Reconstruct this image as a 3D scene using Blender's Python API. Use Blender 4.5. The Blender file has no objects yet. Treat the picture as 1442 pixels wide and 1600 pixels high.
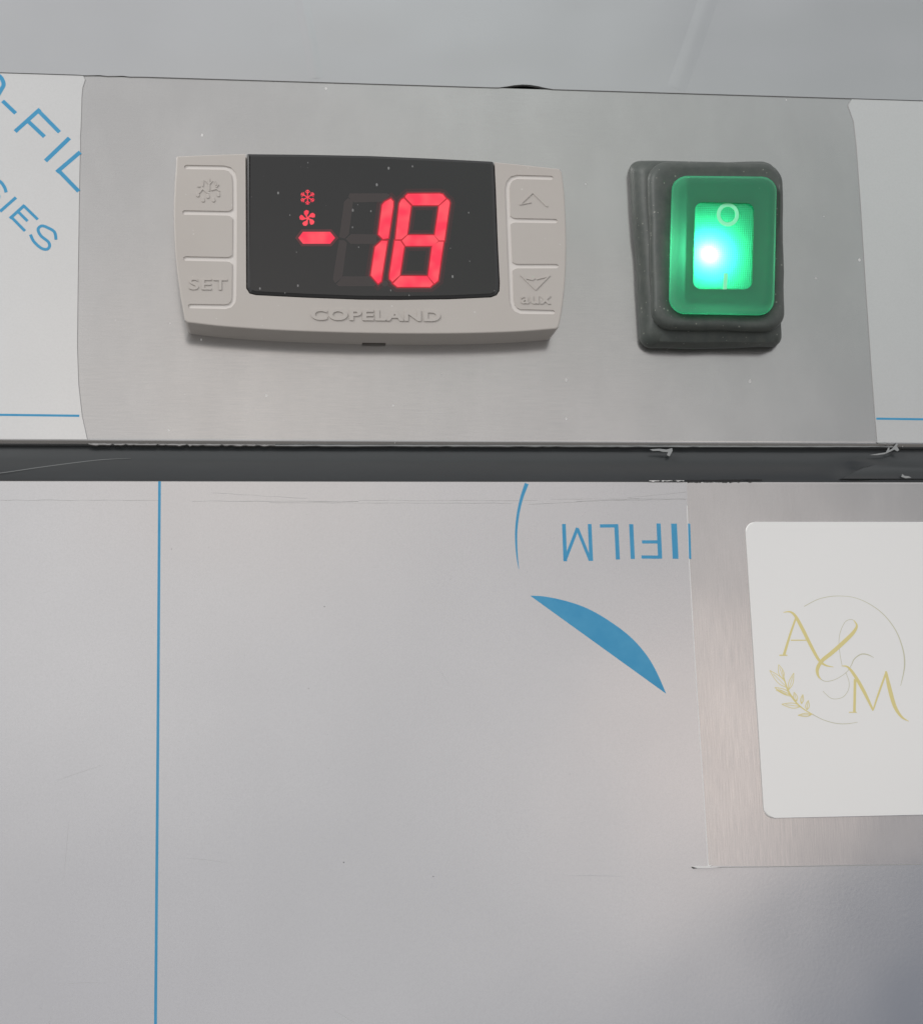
import bpy, bmesh, math, random
from mathutils import Vector, Matrix
from mathutils.geometry import tessellate_polygon
random.seed(7)
S = bpy.context.scene
COL = S.collection
MM = 0.001

# ------------------------------------------------------------------ camera
F, CX, CY = 3000.0, 721.0, 800.0
up = Vector((-376, -12500, F)).normalized()
rt = Vector((24300, 0, F)); rt -= up * rt.dot(up); rt.normalize()
fw = up.cross(rt)
R = Matrix((rt, fw, up))                      # camera(cv) -> world (rows = world axes)
DIST = 362.0
CAM = -(R @ Vector((0, 0, 1))) * DIST         # mm
cd = bpy.data.cameras.new('camera'); cam = bpy.data.objects.new('camera', cd); COL.objects.link(cam)
cd.sensor_fit = 'HORIZONTAL'; cd.sensor_width = 36; cd.lens = 36 * F / 1442
cd.clip_start = 0.01; cd.clip_end = 20
M = (R @ Matrix(((1, 0, 0), (0, -1, 0), (0, 0, -1)))).to_4x4()
M.translation = CAM * MM
cam.matrix_world = M
S.camera = cam

# ------------------------------------------------------------------ light
W = bpy.data.worlds.new('World'); S.world = W; W.use_nodes = True
nt = W.node_tree; nt.nodes.clear()
wo = nt.nodes.new('ShaderNodeOutputWorld'); bg = nt.nodes.new('ShaderNodeBackground'); nt.links.new(bg.outputs[0], wo.inputs[0])
tc = nt.nodes.new('ShaderNodeTexCoord')
def wmix(a, b, fac):
    m = nt.nodes.new('ShaderNodeMix'); m.data_type = 'RGBA'; m.clamp_factor = True
    for sock, v in ((m.inputs[6], a), (m.inputs[7], b)):
        if isinstance(v, tuple): sock.default_value = (*v, 1)
        else: nt.links.new(v, sock)
    nt.links.new(fac, m.inputs[0])
    return m.outputs[2]
def blob(X, Z, inner, outer):
    """an invented soft patch of world colour, placed to mirror at panel point X,Z (mm)"""
    d = Vector(((X - CAM.x) / 349, -1, (Z - CAM.z) / 349)).normalized()
    dp = nt.nodes.new('ShaderNodeVectorMath'); dp.operation = 'DISTANCE'
    nt.links.new(tc.outputs['Generated'], dp.inputs[0]); dp.inputs[1].default_value = d
    mr = nt.nodes.new('ShaderNodeMapRange'); mr.interpolation_type = 'SMOOTHERSTEP'
    nt.links.new(dp.outputs['Value'], mr.inputs[0])
    mr.inputs[1].default_value = inner; mr.inputs[2].default_value = outer
    mr.inputs[3].default_value = 1; mr.inputs[4].default_value = 0
    return mr.outputs[0]
ENV = (0.60, 0.61, 0.63)
colr = None
nz = nt.nodes.new('ShaderNodeTexNoise'); nz.inputs['Scale'].default_value = 5.0; nz.inputs['Detail'].default_value = 1.5
nt.links.new(tc.outputs['Generated'], nz.inputs['Vector'])
mrn = nt.nodes.new('ShaderNodeMapRange'); nt.links.new(nz.outputs['Fac'], mrn.inputs[0])
mrn.inputs[1].default_value = .35; mrn.inputs[2].default_value = .65
colr = wmix((0.68, 0.685, 0.70), (0.86, 0.85, 0.85), mrn.outputs[0])
BLOBS = [  # X, Z, inner, outer, colour of made-up patches that shape the reflections
    (-75, -5, .03, .22, (0.92, 0.91, 0.91)),
    (0, 80, .04, .20, (0.58, 0.575, 0.57)),
    (-52, 74, .02, .15, (0.66, 0.66, 0.66)),
    (88, 66, .05, .25, (0.42, 0.475, 0.455)),
    (18, 55, .02, .14, (0.62, 0.66, 0.62)),
    (-40, 22, .02, .13, (0.98, 0.90, 0.84)),
    (22, 20, .01, .10, (0.86, 0.79, 0.77)),
    (64, 2, .04, .13, (0.58, 0.58, 0.59)),
    (54, -47, .035, .12, (1.22, 1.08, 1.01)),
    (108, 9, .02, .13, (0.28, 0.30, 0.32)),
    (78, -66, .01, .09, (0.86, 0.83, 0.78)),
    (104, -106, .07, .20, (0.035, 0.075, 0.15)),
    (25, -118, .02, .13, (0.45, 0.46, 0.50)),
    (-70, -95, .02, .16, (0.62, 0.62, 0.65)),
    (5, 125, .03, .14, (0.84, 0.90, 0.90)),
    (85, 120, .02, .13, (0.56, 0.57, 0.60)),
]
for X, Z, a, b, c in BLOBS:
    colr = wmix(colr, c, blob(X, Z, a, b))
# the room's dim floor below
sepw = nt.nodes.new('ShaderNodeSeparateXYZ'); nt.links.new(tc.outputs['Generated'], sepw.inputs[0])
mrf = nt.nodes.new('ShaderNodeMapRange'); mrf.interpolation_type = 'SMOOTHSTEP'; nt.links.new(sepw.outputs[2], mrf.inputs[0])
mrf.inputs[1].default_value = -.12; mrf.inputs[2].default_value = -.5; mrf.inputs[3].default_value = 0; mrf.inputs[4].default_value = 1
colr = wmix(colr, (0.20, 0.19, 0.18), mrf.outputs[0])
nt.links.new(colr, bg.inputs[0]); bg.inputs[1].default_value = 1.03

def area(name, loc, target, size, power, col):
    l = bpy.data.lights.new(name, 'AREA'); l.shape = 'RECTANGLE'; l.size, l.size_y = size[0] * MM, size[1] * MM
    l.energy = power; l.color = col
    o = bpy.data.objects.new(name, l); COL.objects.link(o)
    o.location = Vector(loc) * MM
    o.rotation_euler = (Vector(target) - Vector(loc)).to_track_quat('-Z', 'Y').to_euler()
    return o
area('key_light', (-420, -330, 430), (0, 0, 20), (220, 220), 1.75, (1.0, 0.985, 0.965))  # unseen soft key light from the upper left
S.view_settings.view_transform = 'Standard'; S.view_settings.look = 'None'
S.view_settings.exposure = 0.0; S.view_settings.gamma = 1
S.render.engine = 'CYCLES'

# ------------------------------------------------------------------ helpers
def at(px, py, h=0.0):
    """photo pixel -> point (X, Z) in mm on the plane h mm in front of the cabinet face"""
    d = R @ Vector(((px - CX) / F, (py - CY) / F, 1)); t = (-h - CAM.y) / d.y
    p = CAM + d * t
    return (p.x, p.z)
def pts(l, h=0.0, f=None): return [at(*(f(*p) if f else p), h) for p in l]
def crop(x0, y0, s): return lambda x, y: (x0 + x / s, y0 + y / s)

def srgb(r, g, b): return tuple(((c / 255) / 12.92 if c / 255 < .04045 else ((c / 255 + .055) / 1.055) ** 2.4) for c in (r, g, b))

def link(name, bm, mat, parent=None, smooth=None, label=None):
    bmesh.ops.recalc_face_normals(bm, faces=bm.faces)
    me = bpy.data.meshes.new(name); bm.to_mesh(me); bm.free()
    return link_mesh(name, me, mat, parent, smooth, label)
def link_mesh(name, me, mat, parent=None, smooth=None, label=None):
    me.transform(Matrix.Scale(MM, 4))
    me.materials.clear(); me.materials.append(mat)
    if smooth is not None:
        me.polygons.foreach_set('use_smooth', [True] * len(me.polygons)); me.set_sharp_from_angle(angle=math.radians(smooth))
    o = bpy.data.objects.new(name, me); COL.objects.link(o)
    if parent: o.parent = parent
    if label: o['label'] = label
    return o
def empty(name, label, cat, group=None):
    o = bpy.data.objects.new(name, None); COL.objects.link(o); o.empty_display_size = .01
    o['label'] = label; o['category'] = cat
    if group: o['group'] = group
    return o
def tag(o, label, cat, group=None):
    o['label'] = label; o['category'] = cat
    if group: o['group'] = group
    return o

def add_prism(bm, P, h0, h1, bev=0.0, seg=2):
    """outline P (X,Z) extruded from h0 to h1 towards the viewer (-Y)"""
    a = sum(P[i][0] * P[(i + 1) % len(P)][1] - P[(i + 1) % len(P)][0] * P[i][1] for i in range(len(P)))
    if a < 0: P = P[::-1]
    n = len(P)
    back = [bm.verts.new((x, -h0, z)) for x, z in P]
    front = [bm.verts.new((x, -h1, z)) for x, z in P]
    fe = []
    ff = bm.faces.new(front); bm.faces.new(back[::-1])
    for i in range(n):
        j = (i + 1) % n
        bm.faces.new((back[i], back[j], front[j], front[i]))
    if bev:
        es = [e for e in ff.edges]
        bmesh.ops.bevel(bm, geom=es, offset=bev, segments=seg, profile=.5, affect='EDGES', clamp_overlap=True)
def prism(P, h0, h1, bev=0.0, seg=2):
    bm = bmesh.new(); add_prism(bm, P, h0, h1, bev, seg); return bm

def smoothline(P, n=8):
    out = []
    m = len(P)
    for i in range(m - 1):
        p0, p1, p2, p3 = P[max(i - 1, 0)], P[i], P[i + 1], P[min(i + 2, m - 1)]
        for k in range(n):
            t = k / n
            out.append(tuple(.5 * ((2 * b) + (-a + c) * t + (2 * a - 5 * b + 4 * c - d) * t * t + (-a + 3 * b - 3 * c + d) * t ** 3)
                             for a, b, c, d in zip(p0, p1, p2, p3)))
    out.append(tuple(P[-1]))
    return out
def add_ribbon(bm, P, wid, h0, h1, cap=False):
    """a stroke along P (X,Z in mm), width(s) in mm"""
    n = len(P)
    if not hasattr(wid, '__len__'): wid = [wid] * n
    L, Rr = [], []
    for i in range(n):
        a = Vector(P[max(i - 1, 0)]); b = Vector(P[min(i + 1, n - 1)]); p = Vector(P[i])
        t = (b - a).normalized(); nn = Vector((-t.y, t.x))
        k = 1.0
        if 0 < i < n - 1:
            t1 = (p - a).normalized(); k = min(1 / max(abs(t1.dot(t)), .35), 1.6)
        w = max(wid[i], .01) / 2 * k
        L.append(p + nn * w); Rr.append(p - nn * w)
    if cap:
        for end in (0, 1):
            i = 0 if end == 0 else n - 1
            j = 1 if end == 0 else n - 2
            d = (Vector(P[i]) - Vector(P[j])).normalized(); q = Vector(P[i]) + d * wid[i] / 2 * .8
            nn = Vector((-d.y, d.x)) * wid[i] / 4
            if end == 0: L.insert(0, q - nn); Rr.insert(0, q + nn)
            else: L.append(q + nn); Rr.append(q - nn)
        n += 2
    lf = [bm.verts.new((v.x, -h1, v.y)) for v in L]; rf = [bm.verts.new((v.x, -h1, v.y)) for v in Rr]
    lb = [bm.verts.new((v.x, -h0, v.y)) for v in L]; rb = [bm.verts.new((v.x, -h0, v.y)) for v in Rr]
    for i in range(n - 1):
        bm.faces.new((lf[i], lf[i + 1], rf[i + 1], rf[i])); bm.faces.new((lb[i], rb[i], rb[i + 1], lb[i + 1]))
        bm.faces.new((lf[i], lb[i], lb[i + 1], lf[i + 1])); bm.faces.new((rf[i], rf[i + 1], rb[i + 1], rb[i]))
    bm.faces.new((lf[0], rf[0], rb[0], lb[0])); bm.faces.new((lf[-1], lb[-1], rb[-1], rf[-1]))
PX = DIST / F   # mm per photo pixel
def strokes(lst, h0, h1, f=None, k=1.0, step=.0012, sm=False, cap=False):
    """lst of (points, width px[s]); each stroke a hair higher so none overlap in one plane"""
    bm = bmesh.new()
    for i, (P, w) in enumerate(lst):
        Q = pts(P, h1, f)
        ws = list(w) if hasattr(w, '__len__') else [w] * len(Q)
        if len(ws) != len(Q):
            ws = [ws[min(int(round(j * (len(ws) - 1) / (len(Q) - 1))), len(ws) - 1)] for j in range(len(Q))]
        if sm and len(Q) > 2:
            R3 = smoothline([(a[0], a[1], b) for a, b in zip(Q, ws)]); Q = [(a, b) for a, b, c in R3]; ws = [c for a, b, c in R3]
        add_ribbon(bm, Q, [x * PX * k for x in ws], h0, h1 + i * step, cap)
    return bm
def rquad(c4, r, n=7):
    """rounded quad from 4 (X,Z) corners TL,TR,BR,BL"""
    out = []
    for i in range(4):
        p = Vector(c4[i]); a = (Vector(c4[i - 1]) - p); b = (Vector(c4[(i + 1) % 4]) - p)
        rr = min(r, a.length * .49, b.length * .49)
        a.normalize(); b.normalize()
        s = p + a * rr; e = p + b * rr
        for k in range(n + 1):
            t = k / n
            th = t * math.pi / 2
            q = p + a * rr * (1 - math.sin(th)) + b * rr * (1 - math.cos(th))
            out.append((q.x, q.y))
    return out
def loft(sections, close_last=True, close_first=False, jitter=0):
    """sections: list of (points, h)"""
    bm = bmesh.new(); rings = []
    for P, h in sections:
        rings.append([bm.verts.new((x + random.uniform(-jitter, jitter), -h + random.uniform(-jitter, jitter), z + random.uniform(-jitter, jitter))) for x, z in P])
    n = len(rings[0])
    for a, b in zip(rings, rings[1:]):
        for i in range(n):
            j = (i + 1) % n
            bm.faces.new((a[i], a[j], b[j], b[i]))
    if close_last: bm.faces.new(rings[-1])
    if close_first: bm.faces.new(rings[0])
    return bm

# ------------------------------------------------------------------ materials
class Mat:
    def __init__(s, name, base, rough=.5, metal=0., **kw):
        s.m = bpy.data.materials.new(name); s.m.use_nodes = True; s.t = s.m.node_tree
        s.b = s.t.nodes['Principled BSDF']
        s.b.inputs['Base Color'].default_value = (*base, 1); s.b.inputs['Roughness'].default_value = rough; s.b.inputs['Metallic'].default_value = metal
        for k, v in kw.items(): s.b.inputs[k.replace('_', ' ')].default_value = v
        s.tc = s.t.nodes.new('ShaderNodeTexCoord')
        s.base = base; s.bump_prev = None
    def noise(s, scale, vec=(1, 1, 1), detail=3, rough=.5, lo=0., hi=1.):
        mp = s.t.nodes.new('ShaderNodeMapping'); mp.inputs['Scale'].default_value = vec
        s.t.links.new(s.tc.outputs['Object'], mp.inputs[0])
        n = s.t.nodes.new('ShaderNodeTexNoise'); n.inputs['Scale'].default_value = scale; n.inputs['Detail'].default_value = detail; n.inputs['Roughness'].default_value = rough
        s.t.links.new(mp.outputs[0], n.inputs['Vector'])
        r = s.t.nodes.new('ShaderNodeMapRange'); s.t.links.new(n.outputs['Fac'], r.inputs[0])
        r.inputs[1].default_value = lo; r.inputs[2].default_value = hi
        return r.outputs[0]
    def spots(s, scale, size, vec=(1, 1, 1), seed=0.):
        """sparse specks: 1 inside a speck"""
        mp = s.t.nodes.new('ShaderNodeMapping'); mp.inputs['Scale'].default_value = vec; mp.inputs['Location'].default_value = (seed, seed, seed)
        s.t.links.new(s.tc.outputs['Object'], mp.inputs[0])
        v = s.t.nodes.new('ShaderNodeTexVoronoi'); v.inputs['Scale'].default_value = scale; v.inputs['Randomness'].default_value = 1
        s.t.links.new(mp.outputs[0], v.inputs['Vector'])
        # random size per cell
        sp = s.t.nodes.new('ShaderNodeSeparateColor'); s.t.links.new(v.outputs['Color'], sp.inputs[0])
        pw = s.t.nodes.new('ShaderNodeMath'); pw.operation = 'POWER'; s.t.links.new(sp.outputs[0], pw.inputs[0]); pw.inputs[1].default_value = 4
        mu = s.t.nodes.new('ShaderNodeMath'); mu.operation = 'MULTIPLY'; s.t.links.new(pw.outputs[0], mu.inputs[0]); mu.inputs[1].default_value = size
        lt = s.t.nodes.new('ShaderNodeMath'); lt.operation = 'LESS_THAN'; s.t.links.new(v.outputs['Distance'], lt.inputs[0]); s.t.links.new(mu.outputs[0], lt.inputs[1])
        return lt.outputs[0]
    def mixcol(s, col, fac, amount=1.):
        m = s.t.nodes.new('ShaderNodeMix'); m.data_type = 'RGBA'; m.clamp_factor = True
        inp = s.b.inputs['Base Color']
        if inp.is_linked: s.t.links.new(inp.links[0].from_socket, m.inputs[6])
        else: m.inputs[6].default_value = inp.default_value
        m.inputs[7].default_value = (*col, 1)
        if amount != 1:
            mu = s.t.nodes.new('ShaderNodeMath'); mu.operation = 'MULTIPLY'; s.t.links.new(fac, mu.inputs[0]); mu.inputs[1].default_value = amount; fac = mu.outputs[0]
        s.t.links.new(fac, m.inputs[0]); s.t.links.new(m.outputs[2], inp)
        return s
    def set(s, name, fac, lo, hi):
        r = s.t.nodes.new('ShaderNodeMapRange'); s.t.links.new(fac, r.inputs[0]); r.inputs[3].default_value = lo; r.inputs[4].default_value = hi
        s.t.links.new(r.outputs[0], s.b.inputs[name]); return s
    def bump(s, fac, strength, dist):
        b = s.t.nodes.new('ShaderNodeBump'); b.inputs['Strength'].default_value = strength; b.inputs['Distance'].default_value = dist
        s.t.links.new(fac, b.inputs['Height'])
        if s.bump_prev: s.t.links.new(s.bump_prev, b.inputs['Normal'])
        s.bump_prev = b.outputs[0]; s.t.links.new(b.outputs[0], s.b.inputs['Normal']); return s

def brushed(name, vec, base=(.56, .555, .55), rough=.19, specks=True, amp=.025):
    m = Mat(name, base, rough, .92)
    n = m.noise(1, vec, 4, .65, .3, .7)
    m.mixcol(tuple(c * (1 - 2.2 * amp) for c in base), n)
    m.mixcol(tuple(c * 1.12 for c in base), m.noise(70, (1, 1, .6), 4, .6, .42, .75), .6)
    m.set('Roughness', n, rough - .02, rough + .04)
    m.bump(n, .05, .00002)
    m.bump(m.noise(24, (1, 1, 1), 2, .5), .25, .0009)
    m.mixcol(tuple(c * .84 for c in base), m.noise(4200, (1, 1, 1), 2, .6, .4, .7), .30)
    if specks:
        s = m.spots(330, .085, (1, 1, .75)); m.mixcol((.85, .84, .82), s, .6)
        inv = m.t.nodes.new('ShaderNodeMath'); inv.operation = 'MULTIPLY_ADD'; inv.inputs[1].default_value = -.9; inv.inputs[2].default_value = .92
        m.t.links.new(s, inv.inputs[0]); m.t.links.new(inv.outputs[0], m.b.inputs['Metallic'])
    return m.m
M_panel = brushed('brushed_steel_across', (180, 1, 5200))
M_patch = brushed('brushed_steel_upright', (5200, 1, 160), base=(.62, .60, .59), rough=.17, specks=False, amp=.036)
M_upper = Mat('filmed_steel_upper', (.53, .54, .55), .20, .55)
M_upper.bump(M_upper.noise(14, (1, 1, 1.6), 2, .5), .5, .0022).mixcol((.45, .46, .47), M_upper.noise(26, (1, 1, 1), 3, .5, .4, .7), .4)
M_upper = M_upper.m
def film(name, base, rough=.24, metal=.35, dirt=.35):
    m = Mat(name, base, rough, metal, Specular_IOR_Level=.45)
    m.mixcol(tuple(c * .90 for c in base), m.noise(22, (1, 1, 1), 4, .6, .4, .75), .5)
    m.bump(m.noise(16, (1, 1, 1), 2, .5), .35, .0012)
    m.bump(m.noise(1500, (1, 1, 1), 2, .5), .06, .00004)
    m.mixcol(tuple(c * .86 for c in base), m.noise(4200, (1, 1, 1), 2, .6, .4, .7), .30)
    s = m.spots(60, .022, (1, 1, 1), 3.3); m.mixcol((.12, .12, .12), s, dirt)
    return m.m
M_film = film('milky_film', (.62, .615, .62), .17, .75)
M_film_side = film('milky_film_panel', (.72, .72, .715), .2, .6)
M_blue = Mat('blue_print', (.05, .31, .55), .30, 0, Specular_IOR_Level=.4)
M_blue.mixcol((.085, .37, .60), M_blue.noise(260, (1, 1, 1), 4, .6, .35, .7), .6); M_blue = M_blue.m
M_cut = Mat('film_cut_edge', (.80, .79, .78), .3).m
M_crease = Mat('film_crease', (.36, .355, .35), .5, .1).m
M_dark = Mat('dark_gap', (.012, .012, .013), .7).m
M_rub = Mat('gasket_rubber', (.036, .040, .042), .28, 0, Specular_IOR_Level=.6)
M_rub.mixcol((.045, .050, .053), M_rub.noise(60, (.6, 1, 3), 4, .6, .4, .75), .6).bump(M_rub.noise(700, (1, 1, 1), 3), .15, .0001)
M_rub.mixcol((.3, .3, .3), M_rub.spots(160, .08), .6); M_rub = M_rub.m
M_boot = Mat('boot_rubber', (.068, .080, .073), .48, 0, Specular_IOR_Level=.5)
M_boot.mixcol((.13, .14, .125), M_boot.noise(420, (1, 1, 1), 5, .65, .40, .75), .45).bump(M_boot.noise(900, (1, 1, 1), 3), .3, .00012)
M_boot.mixcol((.42, .43, .38), M_boot.spots(1300, .26), .45); M_boot = M_boot.m
M_bez = Mat('warm_grey_plastic', (.53, .495, .46), .42, 0, Specular_IOR_Level=.45)
M_bez.mixcol((.50, .46, .425), M_bez.noise(80, (1, 1, 1), 3, .5, .4, .7), .5).bump(M_bez.noise(3500, (1, 1, 1), 2), .12, .00003)
M_bez.mixcol((.7, .69, .66), M_bez.spots(700, .14), .5); M_bez = M_bez.m
M_groove = Mat('pale_groove', (.74, .70, .665), .5).m
M_disp = Mat('smoked_window', (.022, .0225, .023), .16, 0, Specular_IOR_Level=.55)
M_disp.mixcol((.55, .55, .55), M_disp.spots(850, .17, (1, 1, .6)), .55)
M_disp.mixcol((.028, .028, .029), M_disp.noise(70, (1, 1, 1), 2), .5)
M_disp = M_disp.m
M_ghost = Mat('unlit_segment', (.052, .043, .042), .3).m
def emis(name, c1, c2, st, scale=260):
    m = Mat(name, (0, 0, 0), .3); n = m.noise(scale, (1, 1, 1), 1, .5, .38, .62)
    mx = m.t.nodes.new('ShaderNodeMix'); mx.data_type = 'RGBA'; mx.inputs[6].default_value = (*c1, 1); mx.inputs[7].default_value = (*c2, 1)
    m.t.links.new(n, mx.inputs[0]); m.t.links.new(mx.outputs[2], m.b.inputs['Emission Color']); m.b.inputs['Emission Strength'].default_value = st
    return m.m
M_led = emis('lit_red', (1, .030, .080), (1, .082, .115), 1.0, 300)
M_halo = Mat('red_halo', (.04, .03, .032), .3, Emission_Color=(1, .02, .05, 1), Emission_Strength=.055).m  # glow around the digits, painted as weak emission
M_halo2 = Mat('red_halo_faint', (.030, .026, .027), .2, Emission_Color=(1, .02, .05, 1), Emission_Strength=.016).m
M_bleed = emis('red_bleed', (.42, .004, .016), (.50, .006, .02), 1.0)  # red spill at segment edges, put into the emission colour
M_white = Mat('white_vinyl', (.90, .895, .88), .11, 0, Specular_IOR_Level=.5)
M_white.mixcol((.84, .835, .82), M_white.noise(30, (1, 1, 1), 3, .5), .5); M_white = M_white.m
M_gold = Mat('pale_gold_ink', srgb(230, 216, 150), .35).m
M_faint = Mat('faint_ink', srgb(206, 204, 180), .35).m
M_ring = Mat('green_rim', (.032, .215, .115), .22, 0, Specular_IOR_Level=.5, Transmission_Weight=0)
M_ring.mixcol((.04, .19, .11), M_ring.noise(160, (1, 1, 1), 3), .6)
M_ring.mixcol((.2, .5, .35), M_ring.spots(420, .06), .6)
def see_through(M_, col, f):
    t = M_.t; tr = t.nodes.new('ShaderNodeBsdfTranslucent'); tr.inputs[0].default_value = (*col, 1)
    mx = t.nodes.new('ShaderNodeMixShader'); mx.inputs[0].default_value = f
    o = t.nodes['Material Output']; t.links.new(M_.b.outputs[0], mx.inputs[1]); t.links.new(tr.outputs[0], mx.inputs[2]); t.links.new(mx.outputs[0], o.inputs[0])
    return M_.m
M_ring = see_through(M_ring, (.08, .95, .42), .17)
def translucent(name, col, gl=.1, bumpy=0, tr=1.0, rough=.25):
    m = bpy.data.materials.new(name); m.use_nodes = True; t = m.node_tree; t.nodes.clear()
    o = t.nodes.new('ShaderNodeOutputMaterial'); a = t.nodes.new('ShaderNodeBsdfTranslucent'); a.inputs[0].default_value = (*col, 1)
    d = t.nodes.new('ShaderNodeBsdfDiffuse'); d.inputs[0].default_value = (*[c * .30 for c in col], 1)
    g = t.nodes.new('ShaderNodeBsdfGlossy'); g.inputs['Roughness'].default_value = rough
    ad = t.nodes.new('ShaderNodeAddShader'); t.links.new(a.outputs[0], ad.inputs[0]); t.links.new(d.outputs[0], ad.inputs[1])
    mx = t.nodes.new('ShaderNodeMixShader'); mx.inputs[0].default_value = gl * .5
    t.links.new(ad.outputs[0], mx.inputs[1]); t.links.new(g.outputs[0], mx.inputs[2]); t.links.new(mx.outputs[0], o.inputs[0])
    if bumpy:
        tcn = t.nodes.new('ShaderNodeTexCoord'); sp = t.nodes.new('ShaderNodeSeparateXYZ'); t.links.new(tcn.outputs['Object'], sp.inputs[0])
        outs = []
        for ax in (0, 2):
            mu = t.nodes.new('ShaderNodeMath'); mu.operation = 'MULTIPLY'; mu.inputs[1].default_value = bumpy; t.links.new(sp.outputs[ax], mu.inputs[0])
            pp = t.nodes.new('ShaderNodeMath'); pp.operation = 'PINGPONG'; pp.inputs[1].default_value = 1; t.links.new(mu.outputs[0], pp.inputs[0]); outs.append(pp.outputs[0])
        mn = t.nodes.new('ShaderNodeMath'); mn.operation = 'MULTIPLY'; t.links.new(outs[0], mn.inputs[0]); t.links.new(outs[1], mn.inputs[1])
        b = t.nodes.new('ShaderNodeBump'); b.inputs['Strength'].default_value = .30; b.inputs['Distance'].default_value = .00013; t.links.new(mn.outputs[0], b.inputs['Height'])
        for s in (a, d, g): t.links.new(b.outputs[0], s.inputs['Normal'])
    return m
M_lens = translucent('green_lens', (.028, .74, .31), .09, 5200, rough=.22)
M_mark = Mat('pale_mark', (.30, .92, .55), .35, Emission_Color=(.1, 1, .45, 1), Emission_Strength=.12).m
M_film_bit = Mat('film_bit', (.32, .33, .33), .25).m

# ------------------------------------------------------------------ the cabinet behind the gaps
XL, XR = -170.0, 190.0
bm = prism([(XL, -200), (XR, -200), (XR, 190), (XL, 190)], -30, -4)
o = link('cabinet', bm, M_dark); o['kind'] = 'structure'

# ------------------------------------------------------------------ upper panel
U = empty('upper_panel', 'smooth pale grey metal panel above the controller, running out at the top of the photo', 'metal panel')
UH = .28
eb = []
for x in range(-1200, 3001, 12):
    y = 113.5 + (x / 1442) * 44.0
    if 780 < x < 862: y -= 6.0 * math.sin((x - 780) / 82 * math.pi) ** 1.3
    if 120 < x < 220: y += .8 * math.sin(x * .35)
    eb.append(at(x, y - 1.2, UH))
eb = [p for p in eb if XL < p[0] < XR]
ub = eb + [(XR, 190), (XL, 190)]
link('steel_sheet', prism(ub, -.5, UH, .06), M_upper, U)
def crease(P, wid, ht, h0):
    bm = bmesh.new(); Q = pts(P, h0); Q = smoothline(Q, 6); rows = []
    for i, p in enumerate(Q):
        a = Vector(Q[max(i - 1, 0)]); b = Vector(Q[min(i + 1, len(Q) - 1)]); t = (b - a).normalized(); nn = Vector((-t.y, t.x))
        e = .35 + .65 * math.sin(math.pi * (i + 1) / (len(Q) + 1))
        rows.append([bm.verts.new((p[0] + nn.x * u * wid / 2, -(h0 + .004 + ht * e * (1 + math.cos(math.pi * u)) / 2 - (.01 if abs(u) > .99 else 0)), p[1] + nn.y * u * wid / 2)) for u in [k / 6 - 1 for k in range(13)]])
    for r0, r1 in zip(rows, rows[1:]):
        for j in range(12): bm.faces.new((r0[j], r0[j + 1], r1[j + 1], r1[j]))
    return bm
link('film_crease', crease([(466, -60), (472, 0), (484, 60), (494, 122)], 3.2, .08, UH), M_upper, U, 60)
link('film_crease', crease([(1130, -60), (1106, 0), (1082, 70), (1056, 138)], 4.2, .04, UH), M_upper, U, 60)

# ------------------------------------------------------------------ control panel
Pn = empty('control_panel', 'brushed steel control fascia holding the display and green switch, white film left at both sides', 'metal panel')
ztop, zbot = 88.6, 13.0
def edge_z(x):
    a, b = at(-1200, 113.5 - 36.6), at(3000, 113.5 + 91.5)
    return a[1] + (b[1] - a[1]) * (x - a[0]) / (b[0] - a[0]) + .02
bm = prism([(XL, zbot), (XR, zbot), (XR, edge_z(XR)), (XL, edge_z(XL))], -2.5, 0)
es = [e for e in bm.edges if all(abs(v.co.y) < 1e-6 and abs(v.co.z - zbot) < 1e-6 for v in e.verts)]
bmesh.ops.bevel(bm, geom=es, offset=1.1, segments=10, profile=.5, affect='EDGES')
link('steel_sheet', bm, M_panel, Pn)
FT = .13
lf = [(130, 112), (130.5, 119), (133, 124), (129, 136), (127.5, 150), (126.6, 185), (126, 200), (125, 214), (125.4, 222), (124, 280), (123, 350), (121.5, 450), (120.5, 540), (122.5, 600), (128, 650), (136, 686)]
P = pts(lf, FT) + [(at(140, 690, FT)[0], 13.9), (XL, 13.9), (XL, edge_z(XL) - .12)]
P[0] = (P[0][0], edge_z(P[0][0]) - .12)
fl = link('protective_film', prism(P, .01, FT), M_film_side, Pn, label='white film left of the display, with cut-off blue lettering')
rf = [(1330, 150), (1329.5, 157), (1325, 164), (1334, 190), (1338.5, 230), (1345, 320), (1353, 450), (1362, 580), (1368, 660), (1370.5, 688)]
P = pts(rf, FT) + [(at(1371, 690, FT)[0], 13.9), (XR, 13.9), (XR, edge_z(XR) - .12)]
P[0] = (P[0][0], edge_z(P[0][0]) - .12)
fr = link('protective_film', prism(P, .01, FT), M_film_side, Pn, label='white film right of the green switch, with one blue line')
# thin dark lifted edge beside the cuts
bm = strokes([([(x + .6, y) for x, y in lf[1:]], 1.1)], .004, .05)
link('cut_edge', bm, M_crease, fl)
bm = strokes([([(x - .6, y) for x, y in rf[1:]], 1.1)], .004, .05)
link('cut_edge', bm, M_crease, fr)
c6 = crop(0, 180, 6.667); B = []
LET = [([(4, 157), (24.5, 176.5)], 6.4),
       ([(23.6, 205), (62.5, 170)], 6.6), ([(59, 171.5), (93, 206)], 6.4), ([(43, 188), (69.5, 213)], 6.4),
       ([(108.5, 215), (71, 251)], 6.8), ([(125.3, 237), (88.5, 268.5)], 6.6), ([(91, 265.5), (123, 298.5)], 6.4),
       ([(25, 308), (0, 330)], 5.0), ([(38.5, 320), (15.5, 341)], 5.0), ([(37, 321), (59, 342.5)], 4.6), ([(28, 330), (43, 345)], 4.6), ([(17.5, 338.5), (39, 360.5)], 4.6)]
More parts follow.
